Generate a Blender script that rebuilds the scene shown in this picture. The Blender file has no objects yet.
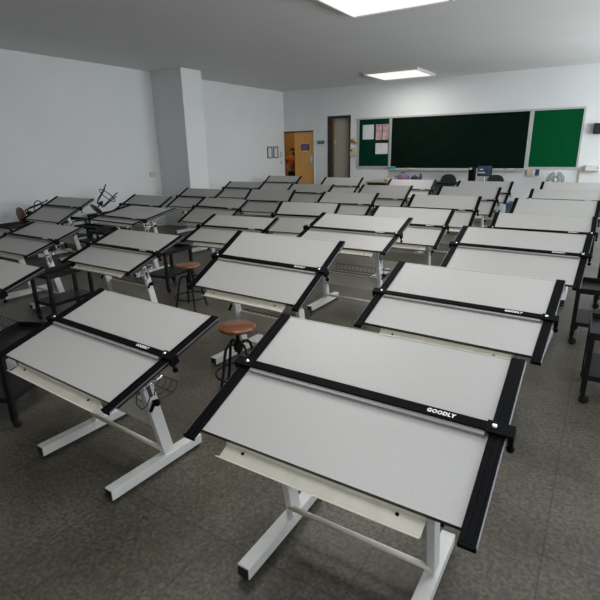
import bpy, bmesh, math, random
from mathutils import Vector, Matrix, Euler
random.seed(7)
PI = math.pi
scn = bpy.context.scene
COL = scn.collection

# ------------------------------------------------------------------ materials
def mat(name, col, rough=.5, metal=0.0, noise=None, bump=0.0, spec=.5, coat=0.0):
    """Principled material; noise=(scale, amount) mottles the colour, bump adds fine relief."""
    m = bpy.data.materials.new(name); m.use_nodes = True
    nt = m.node_tree; b = nt.nodes['Principled BSDF']
    c = (*col, 1)
    b.inputs['Base Color'].default_value = c
    b.inputs['Roughness'].default_value = rough
    b.inputs['Metallic'].default_value = metal
    b.inputs['Specular IOR Level'].default_value = spec
    b.inputs['Coat Weight'].default_value = coat
    if noise or bump:
        tc = nt.nodes.new('ShaderNodeTexCoord')
        n = nt.nodes.new('ShaderNodeTexNoise')
        n.inputs['Scale'].default_value = noise[0] if noise else 60
        n.inputs['Detail'].default_value = 4
        nt.links.new(tc.outputs['Object'], n.inputs['Vector'])
        if noise:
            r = nt.nodes.new('ShaderNodeValToRGB')
            a = noise[1]
            r.color_ramp.elements[0].position = .3; r.color_ramp.elements[1].position = .7
            r.color_ramp.elements[0].color = (*[v * (1 - a) for v in col], 1)
            r.color_ramp.elements[1].color = (*[min(1, v * (1 + a)) for v in col], 1)
            nt.links.new(n.outputs['Fac'], r.inputs['Fac'])
            nt.links.new(r.outputs['Color'], b.inputs['Base Color'])
        if bump:
            bp = nt.nodes.new('ShaderNodeBump'); bp.inputs['Strength'].default_value = bump
            bp.inputs['Distance'].default_value = .002
            nt.links.new(n.outputs['Fac'], bp.inputs['Height'])
            nt.links.new(bp.outputs['Normal'], b.inputs['Normal'])
    return m

M = {}
M['board'] = mat('board_laminate', (.415, .41, .395), .42, noise=(90, .03), spec=.4)
M['board_edge'] = mat('board_edge_dark', (.012, .012, .012), .5, noise=(30, .2))
M['board_back'] = mat('board_back_edge', (.50, .47, .40), .55, noise=(30, .1))
M['black'] = mat('black_plastic', (.0042, .0046, .0055), .5, noise=(40, .25), spec=.05)
M['ruler'] = mat('black_anodised_ruler', (.0042, .004, .0038), .5, noise=(60, .2), spec=.04)
M['alu'] = mat('aluminium_strip', (.55, .56, .58), .32, 1.0, noise=(50, .1))
M['strip'] = mat('dull_metal_strip', (.22, .225, .24), .5, .8, noise=(50, .1))
M['acrylic'] = mat('smoky_acrylic_edge', (.30, .30, .29), .2, noise=(30, .05))
M['letter'] = mat('white_lettering', (.85, .85, .83), .6, noise=(30, .02))
M['white_metal'] = mat('white_painted_steel', (.66, .66, .64), .38, noise=(20, .04), spec=.5)
M['cream_metal'] = mat('cream_painted_steel', (.60, .575, .49), .42, noise=(20, .05), spec=.5)
M['chrome'] = mat('chrome', (.75, .75, .76), .18, 1.0, noise=(40, .05))
M['grey_slot'] = mat('dark_grey_slider', (.05, .052, .055), .4, noise=(40, .2))
M['wire'] = mat('black_wire', (.010, .010, .011), .4, noise=(40, .2))
M['cart'] = mat('black_steel', (.006, .006, .007), .45, noise=(25, .3), spec=.3)
M['rubber'] = mat('rubber', (.01, .01, .01), .7, noise=(30, .2))
M['paper'] = mat('paper', (.62, .63, .66), .8, noise=(12, .06))
M['paper_pink'] = mat('poster_pink', (.45, .30, .30), .8, noise=(9, .4))
M['red'] = mat('red_tag', (.45, .02, .02), .5, noise=(20, .2))
M['purple_sign'] = mat('purple_sign', (.075, .03, .17), .45, noise=(20, .25))
M['purple_pale'] = mat('pale_purple_print', (.28, .20, .42), .5, noise=(20, .1))
M['green_sign'] = mat('exit_sign_green', (.012, .075, .04), .45, noise=(20, .3))
M['green_pale'] = mat('pale_green_print', (.20, .36, .28), .5, noise=(20, .1))
M['beige'] = mat('beige_plastic', (.52, .45, .33), .5, noise=(20, .1))
M['yellow'] = mat('mustard_cloth', (.42, .30, .07), .8, noise=(25, .3))
M['cyan'] = mat('cyan_cloth', (.05, .30, .36), .85, noise=(30, .3))
M['offwhite'] = mat('offwhite_plastic', (.62, .62, .59), .45, noise=(20, .04))
M['screen'] = mat('blue_grey_screen', (.045, .07, .11), .2, noise=(6, .5))
M['purple_bag'] = mat('lilac_bag', (.19, .11, .24), .8, noise=(18, .45))
M['navy'] = mat('navy_plastic', (.02, .04, .10), .35, noise=(15, .3))
M['darkgreen_fabric'] = mat('dark_chair_fabric', (.012, .020, .018), .8, noise=(60, .3))
M['desk_wood'] = mat('pale_desk_laminate', (.36, .30, .21), .5, noise=(14, .12))
M['crate'] = mat('blue_grey_plastic', (.13, .19, .26), .45, noise=(14, .2))
M['grey_metal'] = mat('grey_metal', (.30, .31, .32), .4, .3, noise=(20, .1))
M['frame_black'] = mat('black_frame', (.015, .013, .012), .4, noise=(20, .2))

def wood(name, c1, c2, rough=.38, scale=(1, 14, 1), coat=.1):
    m = bpy.data.materials.new(name); m.use_nodes = True
    nt = m.node_tree; b = nt.nodes['Principled BSDF']
    tc = nt.nodes.new('ShaderNodeTexCoord'); mp = nt.nodes.new('ShaderNodeMapping')
    mp.inputs['Scale'].default_value = scale
    n = nt.nodes.new('ShaderNodeTexNoise'); n.inputs['Scale'].default_value = 3.2
    n.inputs['Detail'].default_value = 8; n.inputs['Distortion'].default_value = 1.2
    r = nt.nodes.new('ShaderNodeValToRGB')
    r.color_ramp.elements[0].color = (*c1, 1); r.color_ramp.elements[1].color = (*c2, 1)
    r.color_ramp.elements[0].position = .3; r.color_ramp.elements[1].position = .72
    nt.links.new(tc.outputs['Object'], mp.inputs['Vector']); nt.links.new(mp.outputs['Vector'], n.inputs['Vector'])
    nt.links.new(n.outputs['Fac'], r.inputs['Fac']); nt.links.new(r.outputs['Color'], b.inputs['Base Color'])
    b.inputs['Roughness'].default_value = rough; b.inputs['Coat Weight'].default_value = coat
    return m
M['stool_wood'] = wood('varnished_stool_wood', (.105, .034, .012), (.19, .068, .024), .3, (2, 16, 2), .3)
M['door_wood'] = wood('orange_door_veneer', (.58, .27, .055), (.74, .40, .10), .33, (9, 1, .7), .2)

def floor_material():
    m = bpy.data.materials.new('terrazzo_tiles'); m.use_nodes = True
    nt = m.node_tree; b = nt.nodes['Principled BSDF']; L = nt.links.new
    tc = nt.nodes.new('ShaderNodeTexCoord')
    n1 = nt.nodes.new('ShaderNodeTexNoise'); n1.inputs['Scale'].default_value = 2.2; n1.inputs['Detail'].default_value = 5
    vo = nt.nodes.new('ShaderNodeTexVoronoi'); vo.inputs['Scale'].default_value = 58
    n2 = nt.nodes.new('ShaderNodeTexNoise'); n2.inputs['Scale'].default_value = 55; n2.inputs['Detail'].default_value = 6
    for n in (n1, vo, n2): L(tc.outputs['Object'], n.inputs['Vector'])
    r1 = nt.nodes.new('ShaderNodeValToRGB')
    r1.color_ramp.elements[0].color = (.068, .060, .045, 1); r1.color_ramp.elements[1].color = (.125, .112, .086, 1)
    r1.color_ramp.elements[0].position = .3; r1.color_ramp.elements[1].position = .7
    L(n1.outputs['Fac'], r1.inputs['Fac'])
    r2 = nt.nodes.new('ShaderNodeValToRGB')
    r2.color_ramp.elements[0].color = (.45, .45, .45, 1); r2.color_ramp.elements[1].color = (1.25, 1.25, 1.25, 1)
    r2.color_ramp.elements[0].position = .05; r2.color_ramp.elements[1].position = .95
    L(vo.outputs['Color'], r2.inputs['Fac'])
    r3 = nt.nodes.new('ShaderNodeValToRGB')
    r3.color_ramp.elements[0].color = (.55, .55, .55, 1); r3.color_ramp.elements[1].color = (1.2, 1.2, 1.2, 1)
    r3.color_ramp.elements[0].position = .38; r3.color_ramp.elements[1].position = .6
    L(n2.outputs['Fac'], r3.inputs['Fac'])
    mx = nt.nodes.new('ShaderNodeMix'); mx.data_type = 'RGBA'; mx.blend_type = 'MULTIPLY'; mx.inputs[0].default_value = .55
    L(r1.outputs['Color'], mx.inputs[6]); L(r2.outputs['Color'], mx.inputs[7])
    mx2 = nt.nodes.new('ShaderNodeMix'); mx2.data_type = 'RGBA'; mx2.blend_type = 'MULTIPLY'; mx2.inputs[0].default_value = .8
    L(mx.outputs[2], mx2.inputs[6]); L(r3.outputs['Color'], mx2.inputs[7])
    br = nt.nodes.new('ShaderNodeTexBrick'); br.offset = 0.0
    br.inputs['Scale'].default_value = 1.0; br.inputs['Brick Width'].default_value = .62; br.inputs['Row Height'].default_value = .62
    br.inputs['Mortar Size'].default_value = .004; br.inputs['Mortar Smooth'].default_value = .1
    br.inputs['Color1'].default_value = (1, 1, 1, 1); br.inputs['Color2'].default_value = (.92, .92, .92, 1); br.inputs['Mortar'].default_value = (.62, .62, .62, 1)
    L(tc.outputs['Object'], br.inputs['Vector'])
    mx3 = nt.nodes.new('ShaderNodeMix'); mx3.data_type = 'RGBA'; mx3.blend_type = 'MULTIPLY'; mx3.inputs[0].default_value = 1
    L(mx2.outputs[2], mx3.inputs[6]); L(br.outputs['Color'], mx3.inputs[7])
    L(mx3.outputs[2], b.inputs['Base Color'])
    b.inputs['Roughness'].default_value = .42; b.inputs['Specular IOR Level'].default_value = .4
    return m
M['floor'] = floor_material()
M['wall'] = mat('white_wall_paint', (.70, .712, .712), .75, noise=(1.3, .025), bump=.05)
M['ceiling'] = mat('ceiling_paint', (.70, .70, .69), .85, noise=(1.1, .02))
M['corridor'] = mat('corridor_paint', (.42, .27, .10), .8, noise=(1.5, .06))
M['corridor_floor'] = mat('corridor_floor', (.07, .06, .045), .5, noise=(8, .2))
M['grey_door'] = mat('grey_beige_door', (.40, .36, .29), .5, noise=(3, .06))
M['dark_gap'] = mat('dark_jamb', (.02, .02, .02), .6, noise=(5, .2))
M['chalk_dark'] = mat('dark_chalkboard', (.0016, .0075, .0045), .7, noise=(5, .25), spec=.06)
M['felt_dark'] = mat('dark_green_felt', (.001, .030, .014), .8, noise=(160, .2), spec=.05)
M['felt_green'] = mat('green_felt', (.001, .070, .022), .8, noise=(160, .2), spec=.05)

def glass_material():
    m = bpy.data.materials.new('window_glass'); m.use_nodes = True
    nt = m.node_tree; nt.nodes.remove(nt.nodes['Principled BSDF'])
    t = nt.nodes.new('ShaderNodeBsdfTransparent'); t.inputs['Color'].default_value = (.95, .97, .97, 1)
    g = nt.nodes.new('ShaderNodeBsdfGlossy'); g.inputs['Roughness'].default_value = .03
    mx = nt.nodes.new('ShaderNodeMixShader'); mx.inputs[0].default_value = .06
    nt.links.new(t.outputs[0], mx.inputs[1]); nt.links.new(g.outputs[0], mx.inputs[2])
    nt.links.new(mx.outputs[0], nt.nodes['Material Output'].inputs[0])
    return m
M['glass'] = glass_material()
def fanblade_material():
    m = bpy.data.materials.new('translucent_fan_blade'); m.use_nodes = True
    nt = m.node_tree; b = nt.nodes['Principled BSDF']
    b.inputs['Base Color'].default_value = (.14, .20, .23, 1); b.inputs['Roughness'].default_value = .25
    b.inputs['Alpha'].default_value = .78
    return m
M['blade'] = fanblade_material()

# ------------------------------------------------------------------ mesh builder
class MB:
    def __init__(s): s.bm = bmesh.new(); s.mats = []
    def mi(s, m):
        if m not in s.mats: s.mats.append(m)
        return s.mats.index(m)
    def box(s, lo, hi, m, mtx=None, bevel=0.0, faces=None):
        """faces: {'-y': mat, ...} overrides on single sides."""
        b = s.bm; v = [b.verts.new((x, y, z)) for z in (lo[2], hi[2]) for y in (lo[1], hi[1]) for x in (lo[0], hi[0])]
        fs = {'-z': (0, 2, 3, 1), '+z': (4, 5, 7, 6), '-y': (0, 1, 5, 4), '+y': (2, 6, 7, 3), '-x': (0, 4, 6, 2), '+x': (1, 3, 7, 5)}
        out = []
        for k, ix in fs.items():
            f = b.faces.new([v[i] for i in ix]); f.material_index = s.mi((faces or {}).get(k, m)); out.append(f)
        if bevel:
            es = {e for f in out for e in f.edges}
            r = bmesh.ops.bevel(b, geom=list(es), offset=bevel, segments=2, affect='EDGES', profile=.6)
            v = list({w for f in r['faces'] for w in f.verts} | {w for w in v if w.is_valid})
        if mtx is not None: bmesh.ops.transform(b, matrix=mtx, verts=[w for w in v if w.is_valid])
        return s
    def beam(s, p, q, w, d, m, bevel=0.0, up=(0, 1, 0)):
        """rectangular bar from p to q, w wide (across up x axis), d along up."""
        p, q = Vector(p), Vector(q); z = (q - p); L = z.length; z.normalize()
        y = Vector(up); y = (y - z * y.dot(z)).normalized(); x = y.cross(z)
        mt = Matrix((x, y, z)).transposed().to_4x4(); mt.translation = p
        return s.box((-w / 2, -d / 2, 0), (w / 2, d / 2, L), m, mt, bevel)
    def tube(s, pts, r, m, n=8, closed=False, cap=True):
        b = s.bm; pts = [Vector(p) for p in pts]; k = len(pts); rings = []; px = None
        for i, p in enumerate(pts):
            if closed: t = pts[(i + 1) % k] - pts[i - 1]
            else: t = pts[min(i + 1, k - 1)] - pts[max(i - 1, 0)]
            t.normalize()
            if px is None:
                a = Vector((0, 0, 1)) if abs(t.z) < .9 else Vector((1, 0, 0)); px = a.cross(t).normalized()
            px = (px - t * px.dot(t)).normalized(); py = t.cross(px)
            rr = r[i] if isinstance(r, (list, tuple)) else r
            rings.append([b.verts.new(p + (px * math.cos(2 * PI * j / n) + py * math.sin(2 * PI * j / n)) * rr) for j in range(n)])
        mi = s.mi(m)
        for i in range(k if closed else k - 1):
            A, B_ = rings[i], rings[(i + 1) % k]
            for j in range(n):
                f = b.faces.new((A[j], A[(j + 1) % n], B_[(j + 1) % n], B_[j])); f.material_index = mi; f.smooth = True
        if cap and not closed:
            for R_, rev in ((rings[0], True), (rings[-1], False)):
                f = b.faces.new(R_[::-1] if rev else R_); f.material_index = mi
        return s
    def lathe(s, prof, m, n=24, c=(0, 0, 0), mtx=None):
        b = s.bm; mi = s.mi(m); rings = []; allv = []
        for r, z in prof:
            if r < 1e-6: ring = [b.verts.new((c[0], c[1], c[2] + z))]
            else: ring = [b.verts.new((c[0] + r * math.cos(2 * PI * j / n), c[1] + r * math.sin(2 * PI * j / n), c[2] + z)) for j in range(n)]
            rings.append(ring); allv += ring
        for A, B_ in zip(rings, rings[1:]):
            for j in range(n):
                j2 = (j + 1) % n
                vs = [A[j % len(A)], A[j2 % len(A)], B_[j2 % len(B_)], B_[j % len(B_)]]
                vs = list(dict.fromkeys(vs))
                if len(vs) > 2:
                    f = b.faces.new(vs); f.material_index = mi; f.smooth = True
        if mtx is not None: bmesh.ops.transform(b, matrix=mtx, verts=allv)
        return s
    def prism(s, poly, x0, x1, m, axis='x'):
        """closed polygon in (y,z) extruded along x."""
        b = s.bm; mi = s.mi(m)
        P = (lambda x, p: (x, p[0], p[1])) if axis == 'x' else (lambda x, p: (p[0], x, p[1]))
        A = [b.verts.new(P(x0, p)) for p in poly]; B_ = [b.verts.new(P(x1, p)) for p in poly]
        n = len(poly)
        for i in range(n):
            f = b.faces.new((A[i], A[(i + 1) % n], B_[(i + 1) % n], B_[i])); f.material_index = mi
        for R_ in (A[::-1], B_):
            f = b.faces.new(R_); f.material_index = mi
        return s
    def mesh(s, name):
        bmesh.ops.recalc_face_normals(s.bm, faces=s.bm.faces)
        me = bpy.data.meshes.new(name); s.bm.to_mesh(me); s.bm.free()
        for m in s.mats: me.materials.append(m)
        return me

def link(name, me, parent=None, loc=(0, 0, 0)):
    o = bpy.data.objects.new(name, me); COL.objects.link(o)
    o.location = loc
    if parent: o.parent = parent
    return o
def tag(o, label, cat, group=None):
    o['label'] = label; o['category'] = cat
    if group: o['group'] = group
    return o
def empty(name, loc, rz=0.0):
    o = bpy.data.objects.new(name, None); COL.objects.link(o); o.location = loc; o.rotation_euler = (0, 0, rz)
    o.empty_display_size = .1
    return o
def part(name, mb, parent): return link(name, mb.mesh(name), parent)
def struct(name, mb, parent=None):
    o = link(name, mb.mesh(name), parent)
    if parent is None: o['kind'] = 'structure'
    return o
def copy_tree(o, parent=None):
    c = o.copy(); COL.objects.link(c)
    if parent: c.parent = parent
    for ch in [x for x in bpy.data.objects if x.parent == o]: copy_tree(ch, c)
    return c

# ------------------------------------------------------------------ room
D0 = 12.87; XL = -8.55; XR = 2.35; YB = -3.2; CH = 3.25
struct('floor', MB().box((XL - .2, YB - .2, -.1), (XR + .2, D0, 0), M['floor']))
struct('ceiling', MB().box((XL - .2, YB - .2, CH), (XR + .2, D0 + .2, CH + .1), M['ceiling']))
struct('wall_left', MB().box((XL - .2, YB - .2, 0), (XL, D0, CH), M['wall']))
struct('wall_back', MB().box((XL, YB - .2, 0), (XR, YB, CH), M['wall']))
struct('wall_pillar', MB().box((XL, 7.80, 0), (-7.66, 8.40, CH), M['wall'], bevel=.008))
DH = 2.13; D1 = (XL - .16, -7.47); D2 = (-7.03, -6.30)
f = MB()
f.box((XL - .2, D0, 0), (D1[0], D0 + .2, CH), M['wall'])
f.box((D1[0], D0, DH), (D1[1], D0 + .2, CH), M['wall'])
f.box((D1[1], D0, 0), (D2[0], D0 + .2, CH), M['wall'])
f.box((D2[0], D0, 2.5), (D2[1], D0 + .2, CH), M['wall'])
f.box((D2[1], D0, 0), (XR + .2, D0 + .2, CH), M['wall'])
struct('wall_front', f)
# right-hand wall with four windows
WIN = [(-1.9, .9), (1.5, 4.3), (4.9, 7.7), (8.3, 12.3)]; WZ = (.95, 2.75)
f = MB()
ys = [YB - .2] + [v for w in WIN for v in w] + [D0]
for a, b in zip(ys[0::2], ys[1::2]): f.box((XR, a, 0), (XR + .2, b, CH), M['wall'])
for a, b in WIN:
    f.box((XR, a, 0), (XR + .2, b, WZ[0]), M['wall']); f.box((XR, a, WZ[1]), (XR + .2, b, CH), M['wall'])
struct('wall_right', f)
for i, (a, b) in enumerate(WIN):
    w = empty('window_%d' % (i + 1), (XR + .1, a, WZ[0])); w['kind'] = 'structure'
    f = MB(); L = b - a; H = WZ[1] - WZ[0]; n = 4 if L > 3 else 3
    f.box((-.03, 0, 0), (.03, L, .05), M['alu']); f.box((-.03, 0, H - .05), (.03, L, H), M['alu'])
    for k in range(n + 1): f.box((-.03, (L - .05) * k / n, .05), (.03, (L - .05) * k / n + .05, H - .05), M['alu'])
    part('window_frame', f, w)
    for k in range(n):
        y0 = (L - .05) * k / n + .05; y1 = (L - .05) * (k + 1) / n
        part('pane', MB().box((-.004, y0, .05), (.004, y1, H - .05), M['glass']), w)
    part('window_sill', MB().box((-.16, -.03, -.03), (-.10, L + .03, .0), M['wall']), w)
# corridor behind the front wall
struct('floor_corridor', MB().box((XL - 4.2, D0, -.1), (-5.4, D0 + 2.4, 0), M['corridor_floor']))
struct('wall_corridor', MB().box((XL - 4.2, D0 + 2.4, 0), (-5.4, D0 + 2.55, CH), M['corridor']).box((XL - 4.2, D0 + 2.38, 0), (-5.4, D0 + 2.4, .55), M['corridor_floor'])
       .box((XL - 4.35, D0 + .2, 0), (XL - 4.2, D0 + 2.55, CH), M['corridor']).box((-5.4, D0 + .2, 0), (-5.25, D0 + 2.55, CH), M['corridor'])
       .box((XL - 4.2, D0 + .2, 0), (XL - .16, D0 + .3, CH), M['corridor']))
struct('ceiling_corridor', MB().box((XL - 4.35, D0 + .2, CH - .3), (-5.25, D0 + 2.55, CH - .2), M['ceiling']))
# first doorway: open half and a wooden leaf
d = empty('door_1', (0, D0, 0)); d['kind'] = 'structure'
part('door_frame', MB().box((D1[0], .002, 0), (D1[0] + .03, .12, DH), M['wall']).box((D1[1] - .035, -.015, 0), (D1[1], .12, DH), M['wall'])
     .box((XL + .002, -.015, DH - .03), (D1[1] - .035, .12, DH), M['frame_black']), d)
lf = part('door_leaf', MB().box((-8.19, .02, .01), (D1[1] - .04, .065, DH - .03), M['door_wood'], bevel=.004), d)
part('door_handle', MB().box((-7.62, .0, 1.16), (-7.55, .02, 1.42), M['alu'], bevel=.006).tube([(-7.585, -.0, 1.30), (-7.585, -.05, 1.30), (-7.66, -.055, 1.30)], .012, M['chrome']), lf)
# second doorway: recessed grey door
d = empty('door_2', (0, D0, 0)); d['kind'] = 'structure'
part('door_frame', MB().box((D2[0], -.012, 0), (D2[0] + .12, .06, 2.5), M['dark_gap']).box((D2[1] - .05, .0, 0), (D2[1], .14, 2.5), M['dark_gap']).box((D2[0] + .12, .0, 2.44), (D2[1] - .05, .14, 2.5), M['dark_gap']), d)
lf = part('door_leaf', MB().box((D2[0] + .12, .14, .01), (D2[1] - .01, .18, 2.44), M['grey_door'], bevel=.004), d)
part('door_handle', MB().box((D2[0] + .14, .10, 1.75), (D2[0] + .19, .14, 1.86), M['beige'], bevel=.006), lf)

# ------------------------------------------------------------------ drafting tables
S_W = .475; S_D = .3325; ZC = .743
def rail_mesh(sg):
    f = MB(); x0, x1 = sorted((sg * S_W, sg * (S_W + .047)))
    f.box((x0, -S_D - .045, 0), (x1, S_D + .004, .012), M['black'], bevel=.003)
    for k in (.010, .030):     # two raised ribs along the rail
        a, b = sorted((sg * (S_W + k), sg * (S_W + k + .007)))
        f.box((a, -S_D - .040, .012), (b, S_D, .0155), M['black'])
    return f
def make_table():
    t = empty('drafting_table', (0, 0, 0))
    tag(t, 'x', 'drafting table', 'white drafting tables filling the classroom')
    P = {}
    f = MB().box((-S_W - .040, -S_D, -.019), (S_W + .040, S_D, 0), M['board'], faces={'-y': M['board_edge'], '+y': M['board_back'], '-z': M['board_back'], '-x': M['board_edge'], '+x': M['board_edge']})
    P['board'] = part('drawing_board', f, t)
    part('edge_strip', MB().box((-S_W - .0, S_D, -.019), (S_W + .0, S_D + .004, .002), M['board_back']), P['board'])
    for sg in (-1, 1):
        r = part('side_rail', rail_mesh(sg), t); P.setdefault('rails', []).append(r)
        a, b = sorted((sg * (S_W + .047), sg * (S_W + .0515)))
        part('metal_strip', MB().box((a, -S_D - .042, .003), (b, S_D, .0065), M['strip']), r)
        part('rail_end_cap', MB().box((min(sg * S_W, sg * (S_W + .05)), -S_D - .052, -.006), (max(sg * S_W, sg * (S_W + .05)), -S_D - .044, .015), M['black'], bevel=.003), r)
    f = MB().box((-S_W - .02, -.0175, .016), (S_W + .02, .0175, .024), M['ruler'], bevel=.002)
    P['ruler'] = part('parallel_ruler', f, t)
    part('straightedge', MB().box((-S_W + .012, -.032, .004), (S_W - .012, -.0178, .0155), M['acrylic']), P['ruler'])
    for sg in (-1, 1):
        x0, x1 = sorted((sg * (S_W - .012), sg * (S_W + .072)))
        c = MB().box((x0, -.024, .0160), (x1, .023, .028), M['black'], bevel=.004)
        x0, x1 = sorted((sg * (S_W + .054), sg * (S_W + .072)))
        c.box((x0, -.024, -.022), (x1, .022, .0155), M['black'], bevel=.003)
        part('ruler_carriage', c, P['ruler'])
        part('clamp_screw', MB().lathe([(0, 0), (.0095, 0), (.0095, .004), (.007, .007), (0, .008)], M['chrome'], 14, (sg * (S_W + .012), 0, .028)), P['ruler'])
        part('carriage_knob', MB().tube([(sg * (S_W + .063), -.01, -.022), (sg * (S_W + .063), -.012, -.038)], .006, M['black']).lathe([(0, -.014), (.012, -.012), (.013, .0), (.010, .004), (0, .005)], M['black'], 12, (sg * (S_W + .063), -.012, -.044)), P['ruler'])
    # the maker's word on the ruler
    cu = bpy.data.curves.new('lettering', 'FONT'); cu.body = 'GOODLY'; cu.size = .0200; cu.align_x = 'LEFT'; cu.align_y = 'CENTER'
    cu.space_character = 1.15; cu.offset = .0009; cu.extrude = .0003; cu.shear = .12
    to = bpy.data.objects.new('tmp_text', cu); COL.objects.link(to)
    dg = bpy.context.evaluated_depsgraph_get(); dg.update()
    me = bpy.data.meshes.new_from_object(to.evaluated_get(dg)); me.name = 'lettering'
    bpy.data.objects.remove(to); me.materials.clear(); me.materials.append(M['letter'])
    lt = link('lettering', me, P['ruler'], (.272, 0, .0246))
    # pencil tray hung below the low edge (in board space)
    y0 = -S_D
    prof = [(y0 + .02, -.021), (y0 + .006, -.021), (y0 - .002, -.040), (y0 - .050, -.044), (y0 - .062, -.022), (y0 - .065, -.023),
            (y0 - .053, -.048), (y0 - .003, -.044), (y0 + .003, -.025), (y0 + .02, -.025)]
    P['tray'] = part('pencil_tray', MB().prism(prof, -.372, .372, M['cream_metal']), t)
    for x in (-.29, .29): part('tray_screw', MB().lathe([(0, 0), (.006, 0), (.006, .003), (0, .004)], M['black'], 10, (x, y0 - .012, -.0408)), P['tray'])
    # stand
    X = .32
    yz = lambda z: .068 - .20 * (z - .04)
    P['upper'] = []
    for sg in (-1, 1):
        p = part('post', MB().beam((sg * X, yz(.06), .06), (sg * X, yz(.50), .50), .032, .066, M['white_metal'], .003), t)
        u = MB().beam((sg * X, yz(.36), .36), (sg * X, yz(.655), .655), .022, .044, M['white_metal'], .002)
        u.beam((sg * X, yz(.60), .60), (sg * X, yz(.66), .66), .030, .062, M['white_metal'], .003)
        up = part('upper_post', u, p); P['upper'].append(up)
        part('slider', MB().beam((sg * (X + .013), yz(.455), .455), (sg * (X + .013), yz(.52), .52), .008, .022, M['grey_slot']), p)
        kb = MB().tube([(sg * (X + .012), yz(.42), .42), (sg * (X + .04), yz(.42), .42)], .006, M['black'])
        kb.lathe([(0, 0), (.017, 0), (.019, .006), (.017, .022), (0, .024)], M['black'], 8, mtx=Matrix.Translation((sg * (X + .036), yz(.42), .42)) @ Matrix.Rotation(sg * PI / 2, 4, 'Y'))
        kb.beam((sg * (X + .045), yz(.42) - .012, .425), (sg * (X + .045), yz(.42) - .042, .385), .012, .016, M['black'], .003)
        part('clamp_knob', kb, p)
        lv = MB().tube([(sg * (X + .008), yz(.555), .555), (sg * (X + .045), yz(.555), .555)], .008, M['chrome'])
        lv.tube([(sg * (X + .04), yz(.555) - .03, .547), (sg * (X + .043), yz(.555), .557), (sg * (X + .05), yz(.555) + .035, .553), (sg * (X + .055), yz(.555) + .07, .565)], [.006, .007, .006, .008], M['chrome'])
        lv.tube([(sg * (X + .043), yz(.555), .555), (sg * (X + .046), yz(.52) + .02, .52), (sg * (X + .046), yz(.47), .475)], .004, M['chrome'])
        lever = part('tilt_lever', lv, p); P.setdefault('lever', []).append(lever)
        ft = part('foot', MB().box((sg * X - .029, -.31, .02), (sg * X + .029, .28, .075), M['white_metal'], bevel=.004), t)
        for yy in (-.28, .25): part('glide', MB().lathe([(0, 0), (.018, 0), (.018, .012), (.010, .0145), (.010, .021), (0, .021)], M['rubber'], 12, (sg * X, yy, 0)), ft)
        for yy in (-.3115, .2815): part('foot_end_cap', MB().box((sg * X - .025, yy - .0015, .025), (sg * X + .025, yy + .0015, .070), M['board_edge']), ft)
    part('crossbar', MB().tube([(-X, yz(.10) - .03, .11), (X, yz(.10) - .03, .11)], .0125, M['cream_metal'], 12), t)
    part('crossbar', MB().box((-X, .035, .235), (X, .047, .262), M['cream_metal']), t)
    part('modesty_panel', MB().box((-X + .014, .016, .24), (X - .014, .028, .372), M['cream_metal']).box((-X + .014, .016, .366), (X - .014, .044, .372), M['cream_metal']), t)
    f = MB()
    for k in range(13):
        x = -.28 + .56 * k / 12
        f.tube([(x, .03, .376), (x, .10, .374), (x, .165, .376), (x, .192, .392), (x, .204, .425)], .0026, M['wire'], 5)
    for p in ((.204, .425), (.165, .376), (.06, .376)): f.tube([(-.285, p[0], p[1]), (.285, p[0], p[1])], .003, M['wire'], 5)
    part('book_rack', f, t)
    # thin black cable hanging at the near end of the board
    part('cable', MB().tube([(.355, -.10, .60), (.375, -.13, .55), (.37, -.10, .50), (.345, -.05, .49), (.335, -.02, .52)], .003, M['wire'], 5), t)
    return t

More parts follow.
